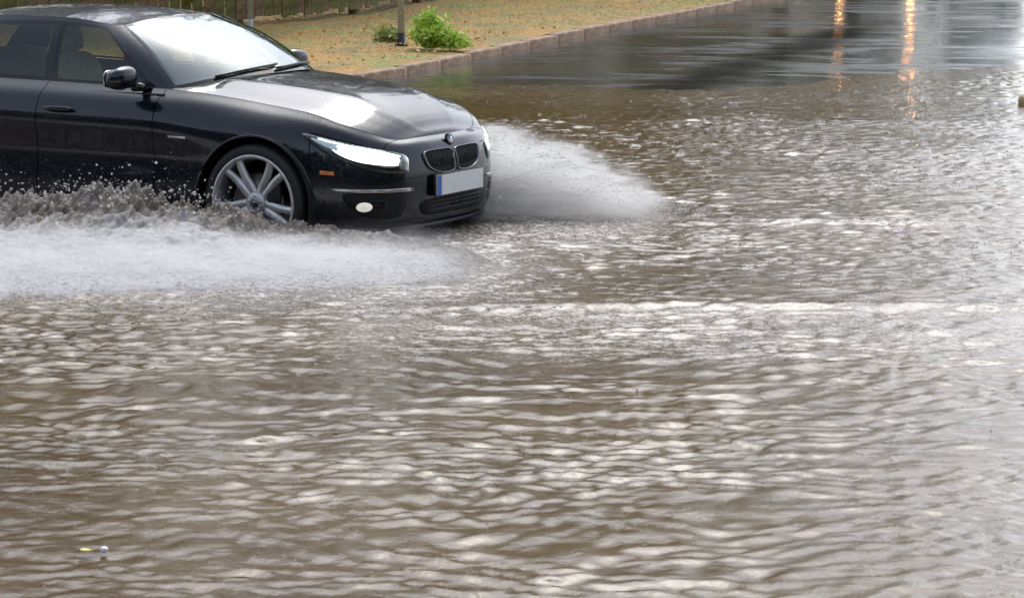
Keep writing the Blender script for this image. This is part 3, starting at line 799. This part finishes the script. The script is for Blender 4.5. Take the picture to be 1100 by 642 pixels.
OCT = np.array([(1, 0, 0), (-1, 0, 0), (0, 1, 0), (0, -1, 0), (0, 0, 1), (0, 0, -1)], float)
OF = np.array([(0, 2, 4), (2, 1, 4), (1, 3, 4), (3, 0, 4), (2, 0, 5), (1, 2, 5), (3, 1, 5), (0, 3, 5)])
def drops(name, P, R, S, mat, label=None):
    P = np.asarray(P); n = len(P); v = (P[:, None, :] + OCT[None] * np.asarray(R)[:, None, None] * np.asarray(S)[:, None, :]).reshape(-1, 3)
    f = (OF[None] + np.arange(n)[:, None, None] * 6).reshape(-1, 3); o = fast_mesh(name, v, f, mat, kind='stuff')
    if label: o['label'] = label
    return o
s = NT('water_droplets'); bs = s.bsdf(Base_Color=(.82, .80, .76), Roughness=.35, IOR=1.33); tl = s.n('ShaderNodeBsdfTranslucent'); tl.inputs[0].default_value = (.82, .81, .79, 1)
mx = s.n('ShaderNodeMixShader'); mx.inputs[0].default_value = .5; s.l(bs.outputs[0], mx.inputs[1]); s.l(tl.outputs[0], mx.inputs[2]); s.l(mx.outputs[0], s.out.inputs[0]); M['drop'] = s.m
# droplets torn off the crest beside the car
n = 3800; xs = rng.uniform(-4.5, -.5, n); h0 = np.interp(xs, [-6.2, -4, -2.8, -2.35, -1.95, -1.6, -1.35, -1.1, -.5], [.10, .16, .20, .24, .265, .22, .13, .10, .06])
tt = np.clip(rng.normal(.22, .14, n), .05, .9); bk = np.minimum(car_side_y(xs) - .1, 16.45 + .28 * np.maximum(-1.7 - xs, 0)); ys = bk * (1 - tt) + 14.5 * tt
clump = fbm(xs * 6, ys * 6, 131, 3); zs = h0 * (.55 + .9 * clump) + rng.exponential(.035, n) * sstep(-1.1, -1.9, xs) + .01
kk = clump > .47; xs, ys, zs, clump = xs[kk], ys[kk], zs[kk], clump[kk]; n = len(xs); R = .0011 / np.clip(rng.random(n), .12, 1) ** .75; S = np.stack([rng.uniform(.9, 2.0, n), np.ones(n), rng.uniform(.8, 1.8, n)], 1)
drops('crest_droplets', np.stack([xs, ys, zs], 1), R, S, M['drop'], 'droplets flying off the wave beside the car')
def strings(name, P0, V0, T, rad, mat, label):
    # threads of water flung along ballistic paths, beaded and thinning out
    V = []; F = []; m = 13
    for p, v, t, rr in zip(P0, V0, T, rad):
        o = len(V); ph = random.uniform(0, 6)
        for i in range(m):
            q = t * i / (m - 1); c = np.array([p[0] + v[0] * q, p[1] + v[1] * q, max(.004, p[2] + v[2] * q - 4.9 * q * q)])
            r_ = rr * (1 - .8 * i / (m - 1)) * (.45 + .55 * abs(math.sin(ph + i * 1.7 + math.sin(i))))
            for k in range(3): a = 2.094 * k; V.append(c + np.array([.35 * r_ * math.cos(a), r_ * math.cos(a), r_ * math.sin(a)]))
            if i:
                for k in range(3): F.append((o + 3 * i - 3 + k, o + 3 * i - 3 + (k + 1) % 3, o + 3 * i + (k + 1) % 3, o + 3 * i + k))
    return fast_mesh_label(name, np.array(V), np.array(F), mat, label)
def fast_mesh_label(name, v, f, mat, label):
    o = fast_mesh(name, v, f, mat, kind='stuff'); o['label'] = label; return o
n = 420; x0 = rng.uniform(-3.6, -1.0, n); y0 = np.minimum(car_side_y(x0) - .12, 16.4 + .28 * np.maximum(-1.7 - x0, 0)) - rng.random(n) * .35
z0 = np.interp(x0, [-6, -2.8, -1.95, -1.4, -1], [.12, .17, .20, .12, .07]); g = sstep(-.8, -1.9, x0)
strings('crest_threads', np.stack([x0, y0, z0], 1), np.stack([rng.normal(-.5, .5, n), rng.normal(-.5, .4, n), rng.uniform(.3, 1.35, n) * (.35 + .65 * g)], 1), rng.uniform(.08, .2, n), rng.uniform(.0025, .0065, n), M['drop'], 'threads of brown water torn from the crest of the wave')
n = 520; x0 = rng.uniform(-.35, .1, n); sp_ = rng.uniform(.6, 3.6, n); an = rng.uniform(.12, 1.15, n)
strings('plume_threads', np.stack([x0, rng.normal(17.7, .18, n), rng.uniform(.02, .25, n)], 1), np.stack([sp_ * np.cos(an), rng.normal(0, .45, n), sp_ * np.sin(an) * .62], 1), rng.uniform(.14, .30, n), rng.uniform(.001, .0032, n), M['drop'], 'threads of white water in the spray ahead of the car')
# broken foam thrown forward over the foot of the wave
n = 9000; xs = rng.uniform(-4.2, .25, n); t0 = rng.beta(1.6, 1.5, n); ys = 15.9 - 2.3 * t0 + .15 * rng.normal(size=n); cl = fbm(xs * 2.2, ys * 5, 211, 4)
k = cl > .40 + .16 * rng.random(n); xs, ys, t0 = xs[k], ys[k], t0[k]; n = len(xs); zs = np.abs(rng.normal(0, .05, n)) * (1 - t0) + .006 + np.where(t0 < .75, .05 * rng.random(n), 0)
drops('foam_spatter', np.stack([xs, ys, zs], 1), rng.uniform(.0012, .004, n), np.stack([rng.uniform(1.5, 6, n), rng.uniform(.8, 2, n), rng.uniform(.5, 1.1, n)], 1), M['drop'], 'broken white foam spattered over the foot of the wave')
# drops in the white spray ahead of the far wheel
n = 3500; xs = rng.beta(1.1, 2.3, n) * 1.45 - .20; ys = rng.normal(17.75, .25, n); hm = np.interp(xs, [-.2, .1, .45, .8, 1.2], [.50, .46, .28, .12, .04]); zs = rng.random(n) ** 1.2 * hm * 1.05
drops('spray_droplets', np.stack([xs, ys, zs], 1), rng.uniform(.0015, .004, n), np.stack([rng.uniform(1.5, 5, n), np.ones(n), rng.uniform(.6, 1.2, n)], 1), M['drop'], 'fine droplets in the white spray in front of the car')
# rain splashes all over the flood
n = 5200; ys = 8.5 + 19 * rng.random(n) ** .75; xs = rng.uniform(-1, 1, n) * (ys * .185 + .3); den = fbm(xs * 1.2, ys * 1.2, 141, 2)
k = (rng.random(n) < np.where(ys > 14.2, .9, .22) * (1 - .8 * sstep(20, 24, ys)) * (.4 + den)); xs, ys = xs[k], ys[k]; n = len(xs)
ok = road_z(xs, ys) < -.01; xs, ys = xs[ok], ys[ok]; n = len(xs)
sz = rng.uniform(.0012, .0048, n) * np.where(ys > 14, 1.25, .8); zz = np.abs(rng.normal(0, .003, n)) + .001
S = np.stack([rng.uniform(.8, 2.4, n), rng.uniform(.8, 1.5, n), rng.uniform(.4, .9, n)], 1)
drops('rain_splashes', np.stack([xs, ys, zz], 1), sz, S, M['drop'], 'small white rain splashes over the brown water')

def mist(name, lo, hi, build, label):
    v, f = box(((lo[0] + hi[0]) / 2, (lo[1] + hi[1]) / 2, (lo[2] + hi[2]) / 2), [hi[i] - lo[i] for i in range(3)])
    s = NT(name + '_volume'); tc = s.n('ShaderNodeTexCoord'); sp = s.n('ShaderNodeSeparateXYZ'); s.l(tc.outputs['Object'], sp.inputs[0])
    d = build(s, sp.outputs[0], sp.outputs[1], sp.outputs[2])
    pv = s.n('ShaderNodeVolumePrincipled'); pv.inputs['Color'].default_value = (.99, .978, .955, 1); pv.inputs['Anisotropy'].default_value = .0; s.l(d, pv.inputs['Density'])
    s.l(pv.outputs[0], s.out.inputs['Volume'])
    o = mesh(name, v, f, s.m, smooth=False, kind='stuff', label=label); return o
def b_right(s, x, y, z):
    h = s.math('MULTIPLY', .47, s.math('SUBTRACT', 1.0, s.math('POWER', s.math('MAXIMUM', s.math('MULTIPLY', s.math('ADD', x, .15), .85), 0.001), 1.7)))
    n = s.noise(3.2, 6, .7, s.coord(scale=(.9, 1.2, 2.2)), .5); h = s.math('ADD', h, s.math('MULTIPLY', s.math('SUBTRACT', n, .5), .8))
    e = s.ramp(s.math('SUBTRACT', h, z), -.02, .20)
    w = s.ramp(s.math('ABSOLUTE', s.math('SUBTRACT', y, 17.85)), .15, .62, 1, 0)
    r = s.ramp(x, .75, 1.05, 1, 0)
    n2 = s.noise(13, 6, .72, s.coord(scale=(.35, 1, 1.6)), .4)
    return s.math('MULTIPLY', s.math('MULTIPLY', s.math('MULTIPLY', e, w), r), s.ramp(n2, .42, .60, 5, 24))
mist('spray_plume', (-.45, 17.1, .01), (1.15, 18.6, .75), b_right, 'white plume of spray thrown ahead of the far front wheel')
def b_left(s, x, y, z):
    n = s.noise(2.6, 5, .6, s.coord(scale=(.8, 1.2, 3)), .3)
    h = s.math('ADD', .10, s.math('MULTIPLY', n, .22)); e = s.ramp(s.math('SUBTRACT', h, z), .0, .14)
    cx = s.ramp(s.math('ABSOLUTE', s.math('SUBTRACT', x, -2.0)), 1.0, 2.1, 1, 0)
    cy = s.ramp(s.math('ABSOLUTE', s.math('SUBTRACT', y, 15.15)), .0, .98, 1, 0)
    n2 = s.noise(11, 6, .72, s.coord(scale=(.4, 1, 1.6)), .4)
    return s.math('MULTIPLY', s.math('MULTIPLY', s.math('MULTIPLY', e, cx), cy), s.ramp(n2, .45, .60, .4, 6.5))
mist('low_spray', (-4.2, 14.15, .01), (.15, 16.15, .36), b_left, 'low white spray drifting along the foot of the wave')

# ------------------------------------------------------------------ fence, posts, plants, trees
M['wood'] = simple('weathered_fence_wood', (.20, .135, .07), .8, vary=.5, scale=9)
M['woodmoss'] = simple('mossy_fence_wood', (.15, .14, .045), .85, vary=.5, scale=9)
M['bark'] = simple('tree_bark', (.06, .045, .03), .9, vary=.4, scale=14)
def vz(x, y):
    """height of the verge"""
    k = float(kerb_y(x)); return float(road_z(x, k)) + .10 + .012 * max(0, min(y - k, 12))
fence = thing('wooden_fence', 'weathered brown board fence with mossy boards behind the leafy verge', 'fence')
A = Vector((-13.5, 32.6, 0)); p1 = px(250, 25, .2); p2 = px(470, 3, .2)
FP = catmull([(-14, 32.2), (-8.5, 34.6), (p1.x, p1.y), (p2.x, p2.y), (1.0, 46.4), (4.2, 52.5)], 40)
fs = np.concatenate([[0], np.cumsum(np.linalg.norm(np.diff(FP, axis=0), axis=1))])
bme = []
for k in range(4):
    v, f = join(box((0, 0, .93), (.118, .022, 1.74)), ([(-.059, -.011, 1.8), (.059, -.011, 1.8), (.059, .011, 1.8), (-.059, .011, 1.8), (0, -.011, 1.86), (0, .011, 1.86)], [(0, 1, 4), (3, 5, 2), (0, 4, 5, 3), (1, 2, 5, 4)]))
    me = bpy.data.meshes.new('board'); me.from_pydata([tuple(a) for a in v], [], f); me.materials.append(M['wood'] if k % 2 else M['woodmoss']); bme.append(me)
q = 0.0; i = 0
while q < fs[-1]:
    x = np.interp(q, fs, FP[:, 0]); y = np.interp(q, fs, FP[:, 1]); x2 = np.interp(q + .1, fs, FP[:, 0]); y2 = np.interp(q + .1, fs, FP[:, 1])
    a = math.atan2(y2 - y, x2 - x); o = link(bpy.data.objects.new('board', random.choice(bme)), fence)
    o.location = (x, y, vz(x, y) + random.uniform(-.02, .04)); o.rotation_euler = (random.uniform(-.02, .02), random.uniform(-.015, .015), a + random.uniform(-.04, .04))
    if i % 18 == 0:
        v, f = box((0, .08, .9), (.1, .1, 1.9)); po = mesh('fence_post', v, f, M['wood'], fence, smooth=False); po.location = (x, y, vz(x, y)); po.rotation_euler = (0, 0, a)
    q += .128; i += 1
for h in (.45, 1.45):
    P = [(FP[k, 0] - .03, FP[k, 1] + .04, vz(FP[k, 0], FP[k, 1]) + h) for k in range(0, len(FP), 5)]
    v, f = tube(P, .035, 4); mesh('fence_rail', v, f, M['wood'], fence, smooth=False)
# posts
s = simple('galvanised_post', (.42, .43, .39), .6, .0, vary=.2); M['post'] = s
def post(x, y, r, label, grp, dark):
    b = px(x, y, .21); b.z = vz(b.x, b.y) - .02
    t = thing('metal_post', label, 'post', b, 0, grp)
    mesh('pole', *tube([(0, 0, .13 if dark else 0), (0, 0, 2.7)], r, 12), M['post'], t)
    mesh('pole_base', *tube([(0, 0, 0), (0, 0, .02), (0, 0, .03), (0, 0, .135)], [r * 1.9, r * 1.9, r * 1.12, r * 1.1], 12), M['black'] if dark else M['post'], t)
    mesh('post_cap', *tube([(0, 0, 2.7), (0, 0, 2.73)], [r * 1.15, r * .6], 12), M['black'], t)
post(269, 28, .026, 'thin grey post standing behind the windscreen of the car', 'posts on the verge', False)
post(431, 41, .037, 'grey post with a dark foot beside the bright green weed', 'posts on the verge', True)
# leaves
def m_leaf(name, a, b, rough=.5):
    s = NT(name); oi = s.n('ShaderNodeNewGeometry'); n = s.noise(3.5, 4, .6, s.coord())
    f = s.math('ADD', s.math('MULTIPLY', oi.outputs['Random Per Island'], .6), s.math('MULTIPLY', n, .5), clamp=True)
    d = s.n('ShaderNodeBsdfTranslucent'); c = s.mix(f, a, b); s.l(c, d.inputs[0]); bs = s.bsdf(Base_Color=c, Roughness=rough)
    mx = s.n('ShaderNodeMixShader'); mx.inputs[0].default_value = .25; s.l(bs.outputs[0], mx.inputs[1]); s.l(d.outputs[0], mx.inputs[2]); s.l(mx.outputs[0], s.out.inputs[0]); return s.m
M['leafdk'] = m_leaf('dark_green_leaves', (.016, .034, .014), (.05, .10, .035))
M['leafyl'] = m_leaf('yellowing_leaves', (.05, .065, .015), (.20, .18, .04))
M['leafbr'] = m_leaf('bright_weed_leaves', (.36, .52, .06), (.62, .80, .14))
M['leafol'] = m_leaf('olive_weed_leaves', (.26, .30, .08), (.50, .54, .18))
M['litter'] = m_leaf('fallen_leaves', (.34, .18, .05), (.68, .40, .12))
M['blade'] = m_leaf('dull_grass_blades', (.20, .19, .06), (.46, .42, .15))
def leaves(P, size, r, flat=0.0, long=1.5):
    n = len(P); a = r.normal(size=(n, 3)); a[:, 2] *= (1 - flat); a /= np.linalg.norm(a, axis=1)[:, None] + 1e-9
    b = r.normal(size=(n, 3)); b[:, 2] *= (1 - flat); b -= a * (a * b).sum(1)[:, None]; b /= np.linalg.norm(b, axis=1)[:, None] + 1e-9
    s = np.asarray(size)[:, None] if np.ndim(size) else np.full((n, 1), size)
    v = np.stack([P - a * s * long, P + b * s * .6, P + a * s * long, P - b * s * .6], 1)
    return v.reshape(-1, 3), np.arange(n * 4).reshape(n, 4)
def crown_mesh(seed, hgt, rad, n, size, mat):
    r = np.random.default_rng(seed); nc = 46; c = r.normal(size=(nc, 3)); c /= np.linalg.norm(c, axis=1)[:, None]; c *= (r.random((nc, 1)) ** .45)
    c = c * [rad, rad, hgt * .42] + [0, 0, hgt * .56]; rr = r.uniform(.16, .34, nc) * rad
    k = r.integers(0, nc, n); d = r.normal(size=(n, 3)); d /= np.linalg.norm(d, axis=1)[:, None]; P = c[k] + d * (rr[k] * r.random(n) ** .35)[:, None]
    v, f = leaves(P, r.uniform(.6, 1.3, n) * size, r); o = fast_mesh('crown', v, f, mat, smooth=False); return o, c
def tree_proto(seed, hgt, rad, mat, label, loc):
    t = thing('tree', label, 'tree', loc, 0, 'trees beyond the fence'); o, c = crown_mesh(seed, hgt, rad, 5200, .15, mat); o.parent = t
    r = random.Random(seed); mesh('trunk', *tube([(0, 0, -.2), (.05, 0, hgt * .2), (-.1, .1, hgt * .45), (0, 0, hgt * .8)], [.28, .21, .15, .04], 10), M['bark'], t)
    for k in range(7):
        e = c[r.randrange(len(c))]; z0 = hgt * r.uniform(.22, .5); mesh('limb', *tube([(0, 0, z0), (e[0] * .5, e[1] * .5, (z0 + e[2]) * .52), tuple(e)], [.09, .06, .02], 6), M['bark'], t)
    return t
TREES = [(-20, 41, 12, 4.2, 'leafdk'), (-14.5, 43, 14, 4.6, 'leafyl'), (-9.5, 45, 15, 4.4, 'leafdk'), (-5.2, 47, 14, 4.2, 'leafdk'), (-1.3, 52, 17, 4.4, 'leafyl'), (2.4, 58, 19, 4.2, 'leafdk'), (6.0, 67, 21, 4.4, 'leafdk'), (-27, 42, 13, 5, 'leafyl'), (-34, 38, 12, 5, 'leafdk')]
LB = ['broad dark tree standing behind the fence left of the road', 'yellowing tree behind the fence beyond the car roof', 'tall dark tree behind the fence beyond the car', 'dark tree behind the fence near the two grey posts', 'tall yellowing tree where the fence meets the road', 'narrow dark tree farther up the left kerb', 'dark tree farthest up the road past the fence', 'yellowing tree beyond the left end of the fence', 'dark tree at the far left end of the tree row']
for i, ((x, y, h, r_, m), lb) in enumerate(zip(TREES, LB)): tree_proto(200 + i, h, r_, M[m], lb, (x, y, .15))
# hedge growing through the fence and shrubs at its foot
r = np.random.default_rng(77); n = 52000; HP = catmull([tuple(p) for p in FP[::20]] + [(8.2, 61), (12, 70)], 12); hq = np.concatenate([[0], np.cumsum(np.linalg.norm(np.diff(HP, axis=0), axis=1))]); q = r.uniform(0, hq[-1], n); x = np.interp(q, hq, HP[:, 0]); y = np.interp(q, hq, HP[:, 1])
hh = 3.8 + 2.6 * fbm(q * .5, q * 0, 151, 3); z = r.random(n) ** .8 * hh + .35; side = r.choice([-1, 1, 1], n) * r.random(n) * .5 + .25
side = np.where((side < 0) & (fbm(q * 1.3, z * 2, 161, 2) < .52), -side, side)
v, f = leaves(np.stack([x - side * .3, y + side, z], 1), r.uniform(.05, .10, n), r); hd = fast_mesh('hedge', v, f, M['leafyl'], smooth=False)
tag(hd, 'yellow green creeper and hedge growing over the board fence', 'hedge')
def weed(p, w, h, n, mat, label, grp):
    r = np.random.default_rng(int(p.x * 100) % 999 + n); t = thing('weed', label, 'plant', (p.x, p.y, vz(p.x, p.y)), 0, grp)
    P = []; stems = []
    for k in range(26):
        a = r.uniform(0, 6.28); d = r.random() ** .6; e = np.array([math.cos(a) * d * w / 2, math.sin(a) * d * w / 2, h * (1 - .55 * d * d) * r.uniform(.75, 1.1)])
        stems.append(tube([(0, 0, 0), tuple(e * [.6, .6, .5]), tuple(e)], [.006, .004, .002], 4))
        m = n // 26; tt = r.random(m) ** .6; P.append(e[None] * tt[:, None] * np.where(np.arange(3) < 2, .6 + .4 * tt[:, None], 1) + r.normal(size=(m, 3)) * .035)
    P = np.concatenate(P); P[:, 2] = np.abs(P[:, 2]) + .01; v, f = leaves(P, r.uniform(.012, .028, len(P)), r, .4); fo = fast_mesh('foliage', v, f, mat, t, smooth=False)
    mesh('stems', *join(*stems), M['leafdk'], t)
b = px(462, 46, .2); weed(b, .52, .36, 2600, M['leafbr'], 'bright lime green weed clump beside the grey post', None)
b = px(487, 46, .2); weed(b, .34, .13, 900, M['leafbr'], 'low yellow green weed right of the lime green clump', None)
b = px(416, 41, .2); weed(b, .40, .15, 800, M['leafol'], 'sparse dull green weed left of the grey post', None)
# leaf litter and grass blades
r = np.random.default_rng(88); n = 26000; y = r.uniform(26.5, 52, n); x = r.uniform(-.21, .21, n) * y
def on_verge(x, y): return y > kerb_y(x) + .25
def vz_a(x, y): k = kerb_y(x); return road_z(x, k) + .10 + .012 * np.clip(y - k, 0, 12) + (fbm(x * 1.3, y * 1.3, 9, 3) - .4) * .05
k = on_verge(x, y); x, y = x[k], y[k]; lit = fbm(x * .6, y * .35, 171, 3) + .12 * (x < -1)
g = lit > .50
v, f = leaves(np.stack([x[g], y[g], vz_a(x[g], y[g]) + .015], 1), r.uniform(.012, .030, g.sum()), r, .88, 1.0); o = fast_mesh('leaf_litter', v, f, M['litter'], smooth=False, kind='stuff')
o['label'] = 'orange fallen leaves covering the verge'
n = 42000; y = 26.3 + r.random(n) ** .8 * 26; x = r.uniform(-.2, .22, n) * y; k = on_verge(x, y) & (fbm(x * .6, y * .35, 171, 3) < .56); x, y = x[k], y[k]; n = len(x)
h = r.uniform(.008, .035, n); a = r.uniform(0, 6.28, n); z = vz_a(x, y); w = .006
v = np.stack([np.stack([x - w * np.cos(a), y - w * np.sin(a), z], 1), np.stack([x + w * np.cos(a), y + w * np.sin(a), z], 1), np.stack([x + r.normal(0, .02, n), y + r.normal(0, .02, n), z + h], 1)], 1).reshape(-1, 3)
o = fast_mesh('grass_blades', v, np.arange(n * 3).reshape(n, 3), M['blade'], smooth=False, kind='stuff'); o['label'] = 'dull grass growing on the verge'
# unseen leaf belt added behind the camera to darken the car's flank
r = np.random.default_rng(99); n = 26000; ang = r.uniform(math.radians(178), math.radians(372), n); rad = r.uniform(26, 34, n); top = 7.5 + 5 * fbm(ang * 9, ang * 0, 181, 3)
P = np.stack([rad * np.cos(ang), rad * np.sin(ang) + 6, r.random(n) * top - .3], 1)
v, f = leaves(P, r.uniform(.25, .5, n), r); o = fast_mesh('unseen_leaf_belt', v, f, M['leafdk'], smooth=False, kind='stuff'); o['label'] = 'unseen dark leaf belt added behind the camera'
# small floating things
def leaf_thing(p, size, rz, mat, name, label, cat):
    v = []; n = 9
    for i in range(n):
        t = i / (n - 1); w = .42 * math.sin(math.pi * t ** .8) ** .8 * (1 if 0 < t < 1 else 0)
        for k in (-1, -.5, 0, .5, 1): v.append((size * (t - .5), size * w * k, size * (.10 * k * k + .05 * math.sin(3 * t)) + .004))
    o = mesh(name, v, grid_faces(n, 5), mat); o.location = p; o.rotation_euler = (0, .12, rz); tag(o, label, cat); return o
M['yleaf'] = simple('yellow_leaf', (.55, .50, .06), .5, vary=.25); 
p = px(93, 598); p.z = .014; leaf_thing(p, .048, .4, M['yleaf'], 'floating_leaf', 'small yellow leaf floating in the brown water beside a white bubble', 'leaf')
M['bub'] = simple('white_bubble_film', (.8, .82, .8), .25, vary=.06)
p = px(112, 596); p.z = .012
v, f = rbox((0, 0, .006), (.026, .026, .02), 2.1, 12, 18); bb = mesh('bubble', v, f, M['bub']); bb.location = p; tag(bb, 'white bubble on the water beside the yellow leaf', 'bubble')
M['tan'] = simple('tan_sodden_card', (.52, .38, .22), .7, vary=.25); p = px(1097, 112)
v, f = rbox((.12, 0, .05), (.30, .22, .12), 3.0, 12, 20, Matrix.Rotation(.25, 3, 'Z'), lambda q: Vector((q.x, q.y + q.x * .1, q.z * (1 - q.x)))); sc = mesh('floating_scrap', v, f, M['tan']); sc.location = (p.x, p.y, -.02)
tag(sc, 'pale tan scrap floating at the right edge of the water', 'debris')
